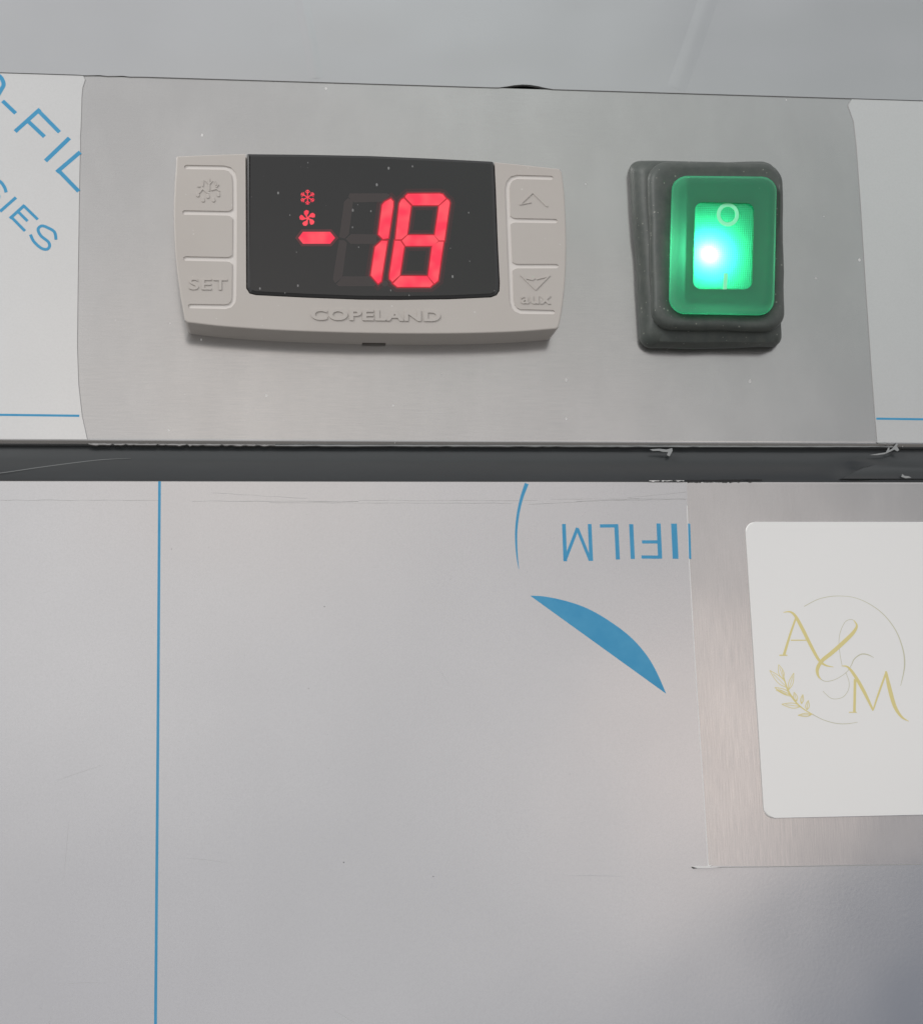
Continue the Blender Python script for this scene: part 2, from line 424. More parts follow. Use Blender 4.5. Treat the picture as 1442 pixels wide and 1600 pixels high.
CUR = [([(-34, 150), (-28, 126), (-12, 115), (0, 119), (5.5, 130), (2, 139), (-12, 160), (-28, 166), (-34, 150)], 6.5),
       ([(-40, 300), (-30, 284), (-14, 276), (0, 283), (7, 292), (9.5, 300)], 5.0),
       ([(-14, 300), (-2, 306), (-10, 314), (-24, 318), (-38, 312)], 5.0),
       ([(87.5, 374), (85, 362), (74, 355), (65, 352.5), (59.5, 358), (64, 368), (75, 377), (77.5, 384), (73, 389), (64, 387), (53, 377), (47.5, 366)], 4.6)]
bm = strokes(LET, .05, FT + .01); link('printed_lettering', bm, M_blue, fl)
bm = strokes(CUR, .05, FT + .03, sm=True); link('printed_lettering', bm, M_blue, fl)
link('printed_line', strokes([([(-800, 645.5), (0, 648), (124, 649.5)], 3.6)], .05, FT + .01), M_blue, fl)
link('printed_line', strokes([([(1369, 654), (1442, 655), (2300, 661)], 3.6)], .05, FT + .01), M_blue, fr)

# ------------------------------------------------------------------ gasket between panel and door
G = empty('rubber_gasket', 'dark grey rubber strip running between the control panel and the door', 'gasket')
z0, z1 = 5.2, 13.6
bm = bmesh.new()
prof = [(z1, -3.5), (z1, -2.0), (z1 - .8, -1.3), (z1 - 2.5, -.75), (9.6, -.55), (7.5, -.7), (z0 + .6, -1.1), (z0, -1.8), (z0, -3.5)]
prof = smoothline(prof, 4)
nx = 160
rows = []
for i in range(nx + 1):
    x = XL + (XR - XL) * i / nx
    row = []
    for z, h in prof:
        k = 0
        d = (x - 78) / 5.0
        if -1.6 < d < 1.2 and h > -1.9: k = -.9 * math.exp(-d * d * 2.2) * math.exp(-((z - 8.6) / 1.9) ** 2)
        row.append(bm.verts.new((x, -(h + k), z)))
    rows.append(row)
for a, b in zip(rows, rows[1:]):
    for j in range(len(prof) - 1): bm.faces.new((a[j], a[j + 1], b[j + 1], b[j]))
link('strip', bm, M_rub, G, 50)
link('scratch', strokes([([(-60, 744), (0, 739), (70, 729), (150, 719), (205, 716)], [.8, 1.2, 1.3, 1.1, .5])], -.75, -.52, sm=True), Mat('scratch_mark', (.17, .18, .18), .4).m, G)

# ------------------------------------------------------------------ door
D = empty('freezer_door', 'pale grey film-covered freezer door below the dark gasket, with a bare steel cut-out', 'door')
dt = 6.05
bm = prism([(XL, -200), (XR, -200), (XR, dt), (XL, dt)], -3, 0)
es = [e for e in bm.edges if all(abs(v.co.y) < 1e-6 and abs(v.co.z - dt) < 1e-6 for v in e.verts)]
bmesh.ops.bevel(bm, geom=es, offset=.35, segments=3, profile=.5, affect='EDGES')
link('door_skin', bm, M_patch, D)
DF = .14
pe = [(1073, 752), (1074, 790), (1076.5, 860), (1081, 940), (1085, 1010), (1092, 1120), (1100, 1240), (1107, 1353)]
px0 = pts(pe, DF)
bot = pts([(1107, 1355), (1200, 1354), (1320, 1352), (1442, 1350)], DF)
film_top = dt - .28
P = [(XL, film_top)] + [(px0[0][0], film_top)] + px0[1:] + bot[1:] + [(150, bot[-1][1] + .1), (150, film_top), (XR, film_top), (XR, -200), (XL, -200)]
df = link('protective_film', prism(P, .01, DF), M_film, D)
link('cut_edge', strokes([([(x - .6, y) for x, y in pe[1:]], [1.3] * 7)], .05, DF + .012), M_cut, df)
link('cut_edge', strokes([([(1108, 1355.8), (1200, 1355), (1320, 1353), (1442, 1351)], 1.2)], .05, DF + .012), M_crease, df)
# curl of film at the lower corner of the cut-out
link('film_curl', prism(pts([(1082, 1355), (1088, 1353.6), (1104, 1354), (1112, 1351.2), (1109, 1354.5), (1128, 1355.4), (1104, 1357), (1088, 1356.8)], .5), .08, .5), M_cut, df)
link('film_curl', prism(pts([(1081, 1355), (1090, 1357), (1084, 1357.6)], .5), .08, .52), M_dark, df)
link('printed_line', strokes([([(249.3, 752), (246.5, 1180), (243, 1600), (239, 2200)], 4.1)], .05, DF + .012), M_blue, df)
c7 = crop(740, 720, 3.605)
T = [([(508, 356), (516, 566)], 5.9), ([(514, 562), (585, 378)], 5.0), ([(583, 380), (657, 562)], 5.0), ([(653, 356), (662, 564)], 5.9),
     ([(711, 367), (814, 366)], 5.4), ([(803, 360), (812, 556)], 6.4), ([(887, 357), (896, 553)], 6.6),
     ([(1041, 353), (1050, 551)], 6.6), ([(948, 457), (1042, 457)], 5.2), ([(945, 542), (1048, 543)], 5.2),
     ([(1128, 354), (1137, 552)], 9.2), ([(1213, 354), (1219, 552)], 3.6)]
link('printed_lettering', strokes(T, .05, DF + .012, c7), M_blue, df)
link('printed_arc', strokes([([(299, 128), (270, 210), (250, 300), (240, 390), (240, 470), (246, 550), (255, 610)], [6.4, 5, 4.2, 3.6, 3, 2.0, .5])], .05, DF + .012, c7, sm=True), M_blue, df)
arc = smoothline([(318, 760), (400, 765), (520, 790), (640, 832), (760, 900), (880, 990), (970, 1090), (1030, 1190), (1084, 1313)], 5)
link('printed_crescent', prism(pts(arc, DF + .012, c7), .05, DF + .012), M_blue, df)
# fold lines in the film under the door's top edge
def wob(x0, x1, y, a, w, seed):
    rr = random.Random(seed); n = max(int((x1 - x0) / 14), 3)
    return ([(x0 + (x1 - x0) * i / n, y + (a[1] if isinstance(a, tuple) else 0) * i / n + rr.uniform(-.5, .5)) for i in range(n + 1)], [rr.uniform(.3, 1) * w for _ in range(n + 1)])
F_ = [wob(-200, 250, 781, (0, 1.0), .7, 1), wob(300, 560, 783, (0, .5), .9, 2), wob(420, 800, 785.5, (0, 1), .55, 3), wob(560, 840, 782, (0, 0), .5, 4),
      wob(826, 1000, 788, (0, -9), .8, 5), wob(900, 1072, 783, (0, -3), .7, 6), wob(980, 1072, 778, (0, -9), .6, 7), wob(860, 1072, 780, (0, -.5), .5, 8), wob(330, 480, 770, (0, 9), .4, 9)]
link('film_crease', strokes(F_, .05, DF + .004), M_crease, df)

# ------------------------------------------------------------------ torn film scraps along the cuts
def ragged(x0, x1, y0, y1, n, seed, h, lo=-2, hi=1.5, base=2.2):
    rr = random.Random(seed); top, b2 = [], []
    for i in range(n + 1):
        x = x0 + (x1 - x0) * i / n; y = y0 + (y1 - y0) * i / n
        top.append((x, y + rr.uniform(-.3, .3))); b2.append((x, y + base + (rr.uniform(lo, hi) if rr.random() < .6 else 0)))
    return pts(top + b2[::-1], h)
t = link('film_scrap', prism(ragged(138, 430, 691.5, 693.5, 70, 3, .3, -1.6, 1.2, 1.6), -1.0, -.25), M_crease)
tag(t, 'ragged torn line of film under the left half of the control panel', 'film scrap', 'torn film scraps')
t = link('film_scrap', prism(ragged(430, 1395, 694.5, 696.5, 90, 5, .0, -.5, .4, 1.4), -1.0, -.25), M_film_bit)
tag(t, 'long thin pale film edge between panel and rubber strip', 'film scrap', 'torn film scraps')
t = link('film_scrap', prism(ragged(1070, 1190, 750.5, 749.3, 44, 6, .0, -2.0, 1.6, 2.0), .0, .22), M_dark)
tag(t, 'dark ragged crumbs along the top edge of the bare steel patch', 'film scrap', 'torn film scraps')
t = link('film_scrap', prism(ragged(1014, 1068, 751.5, 751, 18, 8, .0, -1.2, 1.2, .8), .15, .3), M_cut)
tag(t, 'small white torn film sliver on the door edge left of the steel patch', 'film scrap', 'torn film scraps')
def scrap(P, h, label):
    t = link('film_scrap', prism(pts(P, h), h - .15, h, .03, 1), M_film_bit); tag(t, label, 'film scrap', 'torn film scraps'); return t
scrap([(1015, 702), (1030, 701), (1041, 702.5), (1050, 700), (1051, 704), (1046, 713), (1042, 711), (1044, 706), (1036, 706), (1030, 704), (1020, 704.5)], .35, 'curled white film tear on the rubber strip above the steel patch corner')
scrap([(1358, 711), (1372, 708.5), (1384, 707), (1388, 699), (1390, 699), (1389, 704), (1394, 701), (1401, 692), (1403, 694), (1401, 697), (1405, 703), (1402, 705), (1397, 702), (1390, 706), (1382, 709.5), (1370, 711)], .35, 'twisted clear film tear at the right end of the panel bottom')
scrap([(1368, 690.4), (1374, 691.6), (1384, 690.6), (1387, 692), (1383, 693.6), (1372, 692.8)], .3, 'tiny film nick under the right film edge of the panel')
scrap([(1408, 745), (1410, 740.5), (1413, 743.5), (1420, 744), (1424, 746.5), (1415, 747.3)], .3, 'tiny white film fleck on the door edge near the right border')

# ------------------------------------------------------------------ sticker
ST = empty('white_label', 'white rounded sticker with pale gold letter monogram on the bare steel patch', 'sticker')
tl = at(1165, 815.5, .35); bl = at(1193.5, 1279, .35)
xl = (tl[0] + bl[0]) / 2
c4 = [(xl, tl[1]), (xl + 62, tl[1] - .1), (xl + 62, bl[1] + .1), (xl, bl[1])]
SH = .45
so = link('sticker_face', prism(rquad(c4, 1.9), .02, SH, .24, 3), M_white, ST)
cm = crop(1140, 900, 4.775)
k = 1 / 4.775
gold = [([(495, 310), (450, 440), (405, 590)], [14, 16, 20]), ([(370, 592), (430, 592)], 9), ([(455, 480), (570, 480)], 8),
        ([(400, 272), (450, 268), (490, 300), (540, 390), (600, 510), (660, 620), (710, 665), (775, 680)], [4, 12, 22, 27, 25, 22, 14, 3]),
        ([(925, 330), (948, 372), (920, 425), (850, 495), (760, 575), (690, 632), (655, 690), (658, 740), (680, 772)], [5, 16, 26, 30, 30, 28, 26, 18, 6]),
        ([(835, 672), (880, 680), (930, 740), (1000, 860), (1070, 1005)], [4, 14, 24, 26, 14]), ([(935, 770), (930, 1015)], 20), ([(890, 1018), (948, 1018)], 7),
        ([(1070, 1000), (1110, 880), (1165, 725)], [10, 14, 14]), ([(1165, 712), (1190, 830), (1230, 970), (1280, 1050), (1335, 1085)], [16, 30, 28, 18, 4])]
thin = [([(555, 228), (650, 178), (740, 155), (830, 150), (930, 162), (1040, 208), (1150, 290), (1240, 410), (1290, 540), (1305, 640), (1298, 720), (1275, 820)], [5, 5, 5, 4, 4, 5, 6, 7, 9, 10, 8, 4]),
        ([(840, 675), (825, 600), (815, 500), (825, 420), (860, 345), (900, 325), (925, 331)], 4),
        ([(675, 765), (700, 783), (740, 786), (800, 767), (870, 720), (905, 670), (930, 620), (980, 585), (1030, 588), (1075, 610)], [7, 5, 5, 4, 4, 5, 7, 8, 8, 3]),
        ([(865, 720), (890, 790), (885, 850), (850, 900), (800, 918), (750, 910), (695, 860)], 4),
        ([(620, 1035), (700, 1075), (790, 1100), (870, 1104), (955, 1092)], [6, 5, 5, 5, 3])]
leafs = [((400, 770), (365, 662), 42), ((430, 835), (298, 705), 48), ((440, 850), (478, 725), 34), ((455, 885), (335, 832), 34), ((470, 900), (345, 850), 20),
         ((500, 935), (480, 868), 30), ((535, 955), (545, 885), 24), ((530, 975), (388, 958), 40), ((575, 1000), (585, 930), 30), ((610, 1035), (510, 1040), 26)]
lst = [([(390, 700), (410, 780), (440, 865), (500, 950), (560, 1000), (630, 1040)], [4, 8, 14, 12, 9, 6])]
for (bx, by), (tx, ty), w in leafs:
    dx, dy = tx - bx, ty - by; L = math.hypot(dx, dy); nx_, ny_ = -dy / L * w / 2, dx / L * w / 2
    for sg in (1, -1):
        lst.append(([(bx, by), (bx + dx * .3 + sg * nx_ * .85, by + dy * .3 + sg * ny_ * .85), (bx + dx * .6 + sg * nx_ * .8, by + dy * .6 + sg * ny_ * .8), (tx, ty)], 5))
    lst.append(([(bx, by), (bx + dx * .8, by + dy * .8)], 4))
link('monogram', strokes(gold, .3, SH + .012, cm, k, sm=True), M_gold, ST)
link('leaf_sprig', strokes(lst, .3, SH + .006, cm, k, sm=True, step=.0006), M_gold, ST)
link('thin_circle', strokes(thin, .3, SH + .004, cm, k, sm=True), M_faint, ST)

# ------------------------------------------------------------------ temperature controller
TC = empty('temperature_controller', 'grey plastic temperature controller with a black window showing red minus 18', 'controller')
H = 6.6
top = smoothline([(276, 243.5), (345, 240.5), (430, 239), (578, 241), (720, 248), (800, 255), (874, 263)], 5)
right = smoothline([(877.5, 268), (881.5, 300), (884, 350), (884.5, 400), (882, 450), (877, 490), (872.5, 511)], 5)
bottom = smoothline([(869, 513.5), (800, 518.5), (700, 521), (580, 520.5), (450, 516.5), (350, 510), (293, 503.5)], 5)
left = smoothline([(289, 500), (281, 455), (274.5, 400), (272, 345), (272.5, 300), (275, 262), (275.5, 247)], 5)
outl = top + right + bottom + left
F2 = pts(outl, H)
cx0 = sum(p[0] for p in F2) / len(F2); cz0 = sum(p[1] for p in F2) / len(F2)
def sc(P, dx, dz):
    out = []
    for x, z in P:
        fx = min(abs(x - cx0) / 37, 1) ** 4; out.append((x - math.copysign(dx, x - cx0) * min(abs(x - cx0) / 30, 1), z - math.copysign(dz, z - cz0)))
    return out
bm = loft([(sc(F2, .55, .0), .02), (sc(F2, .25, .0), 3), (F2, H - .22), (sc(F2, .07, .07), H - .06), (sc(F2, .22, .22), H)], True, True)
bmesh.ops.triangulate(bm, faces=[f for f in bm.faces if len(f.verts) > 4])
bmesh.ops.recalc_face_normals(bm, faces=bm.faces)
me = bpy.data.meshes.new('bezel'); bm.to_mesh(me); bm.free()
bez = bpy.data.objects.new('bezel_tmp', me); COL.objects.link(bez)
# cutters: display opening, key slots, notch
disp = [(383.5, 236), (578, 230), (772.5, 246), (775, 300), (778, 380), (781, 440), (780.5, 454), (776, 461), (767, 464.5), (700, 467.5), (620, 468.5), (560, 468), (480, 465), (400, 461), (390, 458.5), (384.5, 450)]
cut = bmesh.new(); add_prism(cut, pts(disp, H), H - 1.6, H + 2)
cuts = [cut]
SW = 7.4
gl1 = [(291, 260.5), (350, 261.5), (359, 264), (364.5, 270.5), (366.5, 280), (367, 330), (366.5, 400), (366, 462), (364.5, 471), (359.5, 477), (352, 479), (297, 478)]
gl2 = [(288, 331.5), (354, 332.8), (359, 332.9), (363.4, 333), (364.6, 333)]; gl3 = [(289.5, 403.5), (354, 404.8), (359, 404.9), (363.4, 405), (364.6, 405)]
WF = [SW, SW, SW * 1.25, SW * 2.1, SW * .9]
gr1 = [(861, 277.5), (808, 276), (799.5, 278.5), (794.5, 284.5), (792.5, 293), (794, 343), (797, 415), (799, 468), (801, 477), (806, 483.5), (813, 486.5), (864, 487.5)]
gr2 = [(868, 345), (805, 343.8), (801, 343.7), (797, 343.6), (795.8, 343.5)]; gr3 = [(869.5, 415.5), (808.5, 415.5), (804.5, 415.5), (800.2, 415.5), (799, 415.5)]
for P, w in ((gl1, SW), (gl2, WF), (gl3, WF), (gr1, SW), (gr2, WF), (gr3, WF)):
    b = bmesh.new(); Q = pts(P, H); add_ribbon(b, Q, [x * PX for x in (w if hasattr(w, '__len__') else [w] * len(Q))], H - .75, H + 1, True); cuts.append(b)
b = bmesh.new(); n0 = at(566, 530, 1); n1 = at(603, 531, 1)
zb = min(p[1] for p in F2)
add_prism(b, [(n0[0], zb - 1), (n1[0], zb - 1), (n1[0], zb + .9), (n0[0], zb + .9)], -.5, 1.0); cuts.append(b)
for i, b in enumerate(cuts):
    bmesh.ops.triangulate(b, faces=[f for f in b.faces if len(f.verts) > 4])
    bmesh.ops.recalc_face_normals(b, faces=b.faces)
    m = bpy.data.meshes.new('c'); b.to_mesh(m); b.free()
    c = bpy.data.objects.new('c', m); COL.objects.link(c)
    md = bez.modifiers.new('b', 'BOOLEAN'); md.operation = 'DIFFERENCE'; md.solver = 'EXACT'; md.object = c
    bpy.context.view_layer.update()
    dg = bpy.context.evaluated_depsgraph_get()
    nm = bpy.data.meshes.new_from_object(bez.evaluated_get(dg))
    bez.modifiers.clear(); bez.data = nm
    bpy.data.objects.remove(c)
me = bez.data; bpy.data.objects.remove(bez)
print('BEZEL', len(me.vertices), len(me.polygons))
bz = link_mesh('bezel', me, M_bez, TC, 14)
# pale rubber at the bottom of the key slots
link('key_gap', strokes([(gl1, SW - .2), (gl2, WF), (gl3, WF)], H - .9, H - .24, cap=True), M_groove, bz)
link('key_gap', strokes([(gr1, SW - .2), (gr2, WF), (gr3, WF)], H - .9, H - .24, cap=True), M_groove, bz)
# raised lettering and symbols (bezel material)
def text(body, x0, x1, yb, yt, slope, h0, h1, offset, parent, name='raised_lettering', space=1.0):
    cu = bpy.data.curves.new('t', 'FONT'); cu.body = body; cu.offset = offset; cu.extrude = .5; cu.space_character = space; cu.bevel_depth = 0
    ob = bpy.data.objects.new('t', cu); COL.objects.link(ob); bpy.context.view_layer.update()
    me = bpy.data.meshes.new_from_object(ob.evaluated_get(bpy.context.evaluated_depsgraph_get())); bpy.data.objects.remove(ob)
    xs = [v.co.x for v in me.vertices]; ys = [v.co.y for v in me.vertices]; a, b_, c, d = min(xs), max(xs), min(ys), max(ys)
    for v in me.vertices:
        u = (v.co.x - a) / (b_ - a); w = (v.co.y - c) / (d - c)
        X, Z = at(x0 + (x1 - x0) * u, (yb + (yt - yb) * w) + slope * u, h1)
        v.co = (X, -(h1 if v.co.z > 0 else h0), Z)
    return link_mesh(name, me, M_bez, parent)
text('COPELAND', 486, 688, 499.5, 482.0, 2.5, H - .1, H + .20, .036, bz, space=1.08)
text('SET', 295, 355, 452, 434, 1.0, H - .1, H + .16, .012, bz, space=1.1)
text('aux', 814, 861, 474, 461, .8, H - .1, H + .16, .02, bz, space=1.1)
link('raised_chevron', strokes([([(812, 319), (832.5, 299.5)], 2.4), ([(832, 299.5), (855, 322)], 2.8), ([(812, 319), (830, 315.5)], 1.4)], H - .1, H + .14), M_bez, bz)
link('raised_chevron', strokes([([(813.5, 429), (837, 452)], 2.4), ([(836.5, 452), (859, 429)], 2.4), ([(819, 434), (832, 437), (836, 434)], 1.2), ([(838, 436), (858, 431)], 1.3)], H - .1, H + .14), M_bez, bz)
c1 = crop(260, 220, 4.241)
sf = [([(283, 245), (283, 330)], 2.0), ([(215, 345), (240, 315), (275, 345)], 1.7), ([(245, 255), (240, 300)], 1.8), ([(320, 262), (330, 292)], 1.8), ([(296, 325), (330, 315), (352, 330)], 1.7),
      ([(262, 262), (283, 285), (304, 262)], 1.6), ([(205, 300), (225, 300)], 1.5), ([(345, 285), (330, 305)], 1.6)]
link('raised_snowflake', strokes(sf, H - .1, H + .14, c1), M_bez, bz)
bm = bmesh.new()
for x, y in ((208, 358), (243, 392), (275, 368), (312, 392), (344, 357)):
    x, y = c1(x, y); X, Z = at(x, y, H)
    add_prism(bm, [(X + .36 * math.cos(a * .6283) * (1 if math.sin(a * .6283) < 0 else .8), Z + (.42 if math.sin(a * .6283) < 0 else .62) * math.sin(a * .6283)) for a in range(10)], H - .1, H + .15, .05, 1)
link('raised_snowflake', bm, M_bez, bz)
# display window
def inset(P, d):
    n = len(P); out = []
    ar = sum(P[i][0] * P[(i + 1) % n][1] - P[(i + 1) % n][0] * P[i][1] for i in range(n)); s = 1 if ar > 0 else -1
    for i in range(n):
        a, p, b = Vector(P[i - 1]), Vector(P[i]), Vector(P[(i + 1) % n])
        n1 = Vector((-(p - a).y, (p - a).x)).normalized(); n2 = Vector((-(b - p).y, (b - p).x)).normalized(); m_ = (n1 + n2).normalized()
        q = p + m_ * s * d / max(m_.dot(n1), .5); out.append((q.x, q.y))
    return out
dw = [(384.5, 243), (384.5, 240), (387, 238.3), (480, 239.2), (578, 241.2), (680, 245.5), (768, 250), (771.8, 251.5), (773, 256)] + disp[3:]
Pd = inset(pts(dw, H), .17)
HD = H + .12
bm = loft([(Pd, H - 1.6), (Pd, HD - .34), (inset(Pd, .07), HD - .2), (inset(Pd, .5), HD - .03), (inset(Pd, .58), HD + .03)], True)
bmesh.ops.triangulate(bm, faces=[f for f in bm.faces if len(f.verts) > 4])
dsp = link('display_window', bm, M_disp, TC, 10)
HG = HD + .03
c3 = crop(440, 270, 4.807)
SEG8 = [[(930, 172), (948, 156), (1185, 154), (1210, 160), (1234, 190), (1180, 240), (984, 240), (930, 184)],
        [(884, 228), (900, 200), (918, 190), (972, 246), (942, 462), (900, 497), (856, 498), (864, 410)],
        [(1242, 196), (1256, 206), (1262, 224), (1222, 506), (1182, 506), (1150, 470), (1182, 248)],
        [(904, 507), (945, 467), (1145, 467), (1178, 511), (1138, 546), (930, 546)],
        [(850, 508), (893, 510), (920, 550), (888, 768), (832, 817), (812, 796), (811, 765)],
        [(1180, 515), (1216, 515), (1174, 808), (1147, 830), (1100, 776), (1130, 550)],
        [(890, 774), (1094, 775), (1138, 834), (1115, 855), (870, 855), (838, 830)]]
SEG1 = [[(820, 193), (838, 212), (838, 250), (802, 488), (762, 496), (727, 460), (755, 240), (775, 216)],
        [(752, 508), (794, 510), (747, 812), (725, 830), (670, 768), (702, 555)]]
def segs(L, h1, name, mat, grow=0., lab=None, h0=None):
    bm = bmesh.new()
    for i, P in enumerate(L):
        Q = pts(P, h1, c3)
        if grow: Q = inset(Q, -grow)
        add_prism(bm, Q, HG - .1, h1 + i * .0004)
    return link(name, bm, mat, dsp, label=lab)
digit_one = segs(SEG1, HG + .022, 'digit', M_led, lab='lit red digit one')
digit_eight = segs(SEG8, HG + .022, 'digit', M_led, lab='lit red digit eight')
segs([[(126, 487), (160, 441), (365, 441), (402, 487), (365, 531), (160, 531)]], HG + .022, 'minus_sign', M_led)
segs(SEG1 + SEG8 + [[(126, 487), (160, 441), (365, 441), (402, 487), (365, 531), (160, 531)]], HG + .0065, 'painted_glow', M_halo, .5)  # enlarged sheets under the segments imitate their glow
segs(SEG1 + SEG8, HG + .0008, 'painted_glow', M_halo2, 1.05)
segs(SEG1, HG + .010, 'painted_glow', M_bleed, .22); segs(SEG8, HG + .012, 'painted_glow', M_bleed, .22)
segs([[(126, 487), (160, 441), (365, 441), (402, 487), (365, 531), (160, 531)]], HG + .010, 'painted_glow', M_bleed, .16)
GH = [[(498, 188), (538, 205), (505, 460), (472, 492), (432, 480), (445, 400), (470, 215)], [(512, 152), (790, 152), (812, 165), (760, 215), (545, 220), (500, 178)],
      [(482, 495), (522, 458), (715, 460), (712, 532), (520, 532)], [(432, 505), (470, 505), (490, 525), (455, 785), (402, 826), (386, 800), (390, 760)],
      [(462, 776), (655, 776), (708, 836), (690, 850), (430, 850), (410, 835)]]
segs(GH, HG + .003, 'unlit_digit', M_ghost)
bm = bmesh.new(); X, Z = at(*c3(775, 830), HG); add_prism(bm, [(X + .6 * math.cos(a * math.pi / 8), Z + .6 * math.sin(a * math.pi / 8)) for a in range(16)], HG - .1, HG + .0054)
link('unlit_point', bm, M_ghost, dsp)
# lit snowflake and fan symbols
M_icon = emis('lit_red_icon', (.95, .035, .075), (1, .07, .10), 1.0)
L = []
for a in range(6):
    th = math.radians(30 + a * 60); cx_, cy_ = 195, 181
    u = (math.cos(th), math.sin(th))
    L.append(([(cx_, cy_), (cx_ + 56 * u[0], cy_ + 56 * u[1])], 7))
    for rr_, ln in ((30, 22), (44, 14)):
        for sg in (1, -1):
            v = (math.cos(th + sg * .9), math.sin(th + sg * .9)); b0 = (cx_ + rr_ * u[0], cy_ + rr_ * u[1])
            L.append(([b0, (b0[0] + ln * v[0], b0[1] + ln * v[1])], 6))
link('snowflake_symbol', strokes(L, HG - .05, HG + .012, c3, 1 / 4.807, step=.0004), M_icon, dsp)
bm = bmesh.new()
for a in range(5):
    th = math.radians(100 + a * 72); P = []
    for ang, r_ in ((-.5, 9), (-.25, 26), (-.22, 42), (-.02, 58), (.30, 63), (.62, 56), (.66, 40), (.40, 24), (.3, 12)):
        P.append((195 + r_ * math.cos(th + ang), 339 + r_ * math.sin(th + ang)))
    add_prism(bm, pts(P, HG, c3), HG - .05, HG + .012 + a * .0005)
P = [(195 + 12 * math.cos(a * .785), 339 + 12 * math.sin(a * .785)) for a in range(8)]
add_prism(bm, pts(P, HG, c3), HG - .05, HG + .018)
link('fan_symbol', bm, M_icon, dsp)
# the red glow of the segments on the rim below them
# ------------------------------------------------------------------ rocker switch
SWI = empty('rocker_switch', 'green lit rocker switch in a dark rubber boot, right of the controller', 'switch')
def sec(c4, r, h):
    P = rquad([at(*p, h) for p in c4], r, 10)
    # even out the straight sides
    Q = []
    for a_, b_ in zip(P, P[1:] + P[:1]):
        Q.append(a_)
        if math.dist(a_, b_) > 3: Q += [(a_[0] + (b_[0] - a_[0]) * t_ / 10, a_[1] + (b_[1] - a_[1]) * t_ / 10) for t_ in range(1, 10)]
    P = Q
    return (P, h)
def limp(P, h):
    # soft rubber: the skirt bulges and pinches a little along its sides
    cx_ = sum(p[0] for p in P) / len(P); cz_ = sum(p[1] for p in P) / len(P); out = []
    for x, z in P:
        a = math.atan2(z - cz_, x - cx_); k_ = .16 * math.sin(3 * a + .6) * max(0, 1 - h / 6) + .07 * math.sin(7 * a + h * .5) + .04 * math.sin(13 * a)
        out.append((x + k_ * math.cos(a), z + k_ * math.sin(a)))
    return (out, h)
secs = [sec([(983, 252), (1204, 254), (1219, 543), (1001, 544)], 2.2, .02),
        sec([(982, 252), (1204, 253), (1221, 543), (1000, 544)], 2.2, .8),
        sec([(984, 251), (1206, 252), (1222, 542), (1003, 542)], 2.3, 2.0),
        sec([(998, 252), (1212, 253), (1221, 535), (1014, 533)], 2.6, 4.2),
        sec([(1007, 255), (1214, 256), (1219, 524), (1021, 521)], 2.8, 4.8),
        sec([(1012, 257), (1214, 258), (1216, 518), (1022, 514)], 3.2, 4.9),
        sec([(1010, 254), (1218, 255), (1224, 519), (1017, 515)], 3.9, 5.6),
        sec([(1011, 252), (1221, 254), (1226, 518), (1018, 514)], 4.1, 6.6),
        sec([(1015, 253), (1222, 255), (1225, 516), (1021, 511)], 4.1, 7.5),
        sec([(1022, 256), (1221, 257), (1222, 511), (1026, 506)], 4.0, 8.1),
        sec([(1032, 262), (1219, 262), (1217, 504), (1033, 499)], 3.6, 8.2),
        sec([(1042, 269), (1216, 269), (1212, 497), (1041, 493)], 3.3, 7.9),
        sec([(1049, 276), (1211, 277), (1207, 490), (1048, 488)], 3.0, 7.8)]
boot = link('rubber_boot', loft([limp(*q) for q in secs], False), M_boot, SWI, 50)
boot.data.polygons.foreach_set('use_smooth', [True] * len(boot.data.polygons))
OUT = [(1049.5, 274), (1214, 275.5), (1209, 493), (1044.5, 490)]
def shr(c, d): cx_ = sum(p[0] for p in c) / 4; cy_ = sum(p[1] for p in c) / 4; return [(x - math.copysign(d, x - cx_), y - math.copysign(d, y - cy_)) for x, y in c]
WIN = [(1081, 310), (1183.5, 312), (1180, 457), (1077.5, 456.5)]
rs = [sec(OUT, 3.2, 7.3), sec(OUT, 3.2, 8.9), sec(shr(OUT, 1.5), 3.1, 9.35), sec(shr(OUT, 4), 3.0, 9.5), sec(shr(OUT, 14), 2.6, 9.42),
      sec(shr(WIN, -5), 1.7, 9.35), sec(shr(WIN, -2), 1.4, 9.25), sec(WIN, 1.2, 9.0), sec(shr(WIN, 1), 1.1, 8.75)]
rim = link('green_rim', loft(rs, False), M_ring, SWI, 40)
HL = 8.85
ls = [sec(shr(WIN, .5), 1.1, 8.75), sec(shr(WIN, 1.5), 1.05, 9.0), sec(shr(WIN, 3), 1.0, 9.05), sec(shr(WIN, 5), .9, 8.9), sec(shr(WIN, 7), .8, HL)]
lens = link('lit_lens', loft(ls, True), M_lens, SWI, 30)
# pale ring and bar symbols moulded on the lens
bm = bmesh.new(); ox, oy = 1137, 335; N = 28; rr4 = []
for r_, h in ((17.6, HL - .02), (17.2, HL + .10), (12.0, HL + .10), (11.4, HL - .02)):
    rr4.append([bm.verts.new((lambda q: (q[0], -h, q[1]))(at(ox + r_ * math.cos(a * 2 * math.pi / N), oy + r_ * 1.06 * math.sin(a * 2 * math.pi / N), h))) for a in range(N)])
for a, b in zip(rr4, rr4[1:]):
    for i in range(N): bm.faces.new((a[i], a[(i + 1) % N], b[(i + 1) % N], b[i]))
link('off_symbol', bm, M_mark, lens, 30)
bm = bmesh.new(); add_ribbon(bm, pts([(1134, 427), (1132, 458.5)], HL + .10), 6.0 * PX, HL - .02, HL + .10)
link('on_symbol', bm, M_mark, lens)
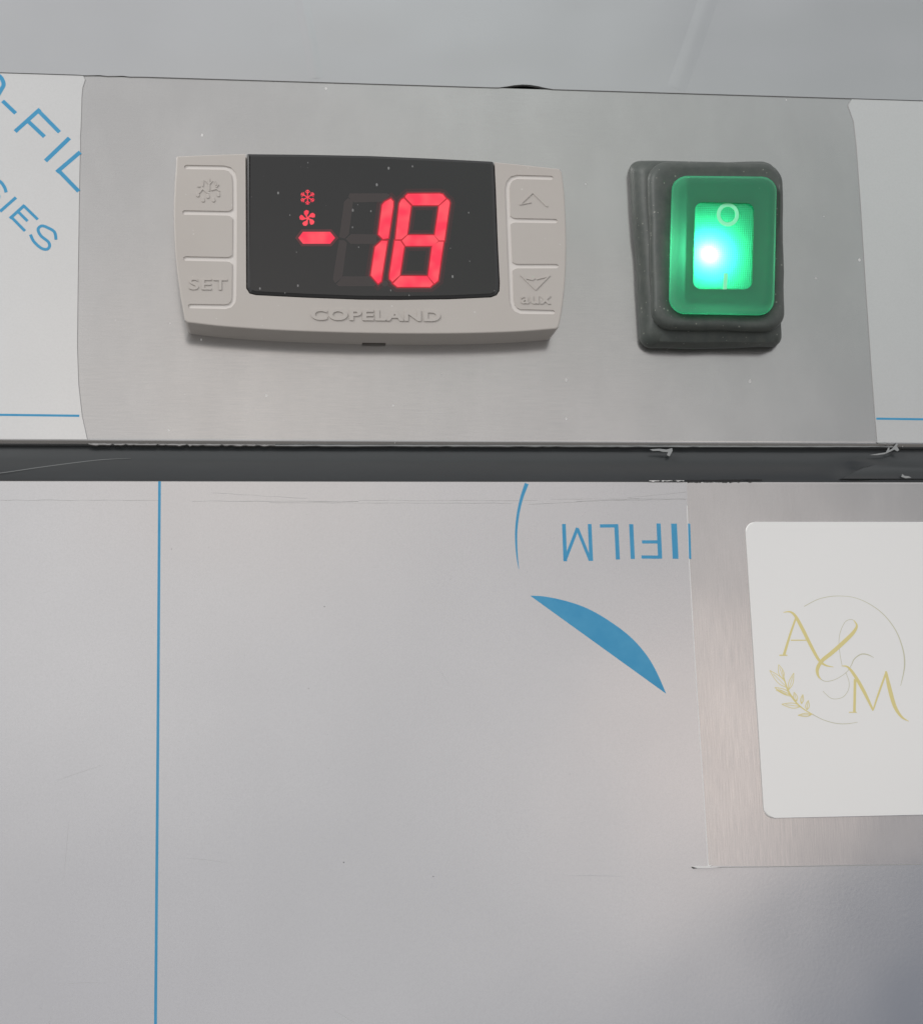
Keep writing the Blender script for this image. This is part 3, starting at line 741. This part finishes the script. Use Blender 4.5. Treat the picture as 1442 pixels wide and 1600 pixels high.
# the lamp inside
LX, LZ = at(1108, 397, HL)
bm = bmesh.new(); bmesh.ops.create_uvsphere(bm, u_segments=16, v_segments=10, radius=.7)
bmesh.ops.translate(bm, verts=bm.verts, vec=(LX, -(HL - 4.4), LZ))
link('led', bm, emis('led_glow', (.4, 1, .7), (.4, 1, .7), 3.0), SWI, 60)
ld = bpy.data.lights.new('switch_lamp', 'POINT'); ld.energy = .0125; ld.color = (1.0, .92, .92); ld.shadow_soft_size = .0003
lo = bpy.data.objects.new('switch_lamp', ld); COL.objects.link(lo); lo.location = (LX * MM, -(HL - 2.0) * MM, LZ * MM); lo.parent = SWI
link('lamp_seat', prism(rquad([at(*p, 3) for p in shr(OUT, 6)], 2.0), .5, 3.0), Mat('seat_plastic', (.03, .10, .06), .5).m, SWI)
# dirt specks and faint scuffs on the film
bm = bmesh.new(); rr = random.Random(11)
spk = [(507, 948, 1.2), (537, 1348, 1.3), (677, 1370, 1.1), (268, 858, .8), (382, 1024, .7), (704, 905, .8), (482, 1076, .8), (890, 1210, .7), (335, 1210, .6)]
spk += [(rr.uniform(20, 1080), rr.uniform(800, 1590), rr.uniform(.35, .6)) for _ in range(22)]
for x, y, q in spk:
    X, Z = at(x, y, DF); n = 7; q *= PX * .8; a0 = rr.random() * 6
    add_prism(bm, [(X + q * rr.uniform(.6, 1.2) * math.cos(a0 + k_ * 6.283 / n), Z + q * rr.uniform(.6, 1.2) * math.sin(a0 + k_ * 6.283 / n)) for k_ in range(n)], .06, DF + .02)
link('dirt_specks', bm, Mat('dirt', (.16, .16, .16), .7).m, df)
M_scuff = Mat('scuff', (.50, .495, .50), .42, .3).m
sc_ = []
for k_ in range(8):
    x, y, a, L_ = rr.uniform(40, 940), rr.uniform(820, 1580), rr.uniform(-.5, .5) + (1.4 if rr.random() < .3 else 0), rr.uniform(25, 110)
    sc_.append(([(x + L_ * t_ * math.cos(a) + rr.uniform(-.6, .6), y + L_ * t_ * math.sin(a) + 4 * t_ * t_) for t_ in (0, .25, .5, .75, 1)], [.1, .45, .55, .4, .1]))
link('scuff_marks', strokes(sc_, .06, DF + .003, sm=True, step=.0005), M_scuff, df)
# rubber fold at the right end of the gasket
fp = pts([(1312, 748.5), (1326, 744), (1338, 736), (1350, 729.5), (1366, 727), (1400, 727.5), (1442, 729), (1560, 733), (1560, 748.5)], -.35)
link('fold', prism(fp, -1.6, -.35, .22, 4), M_rub, G, 50)
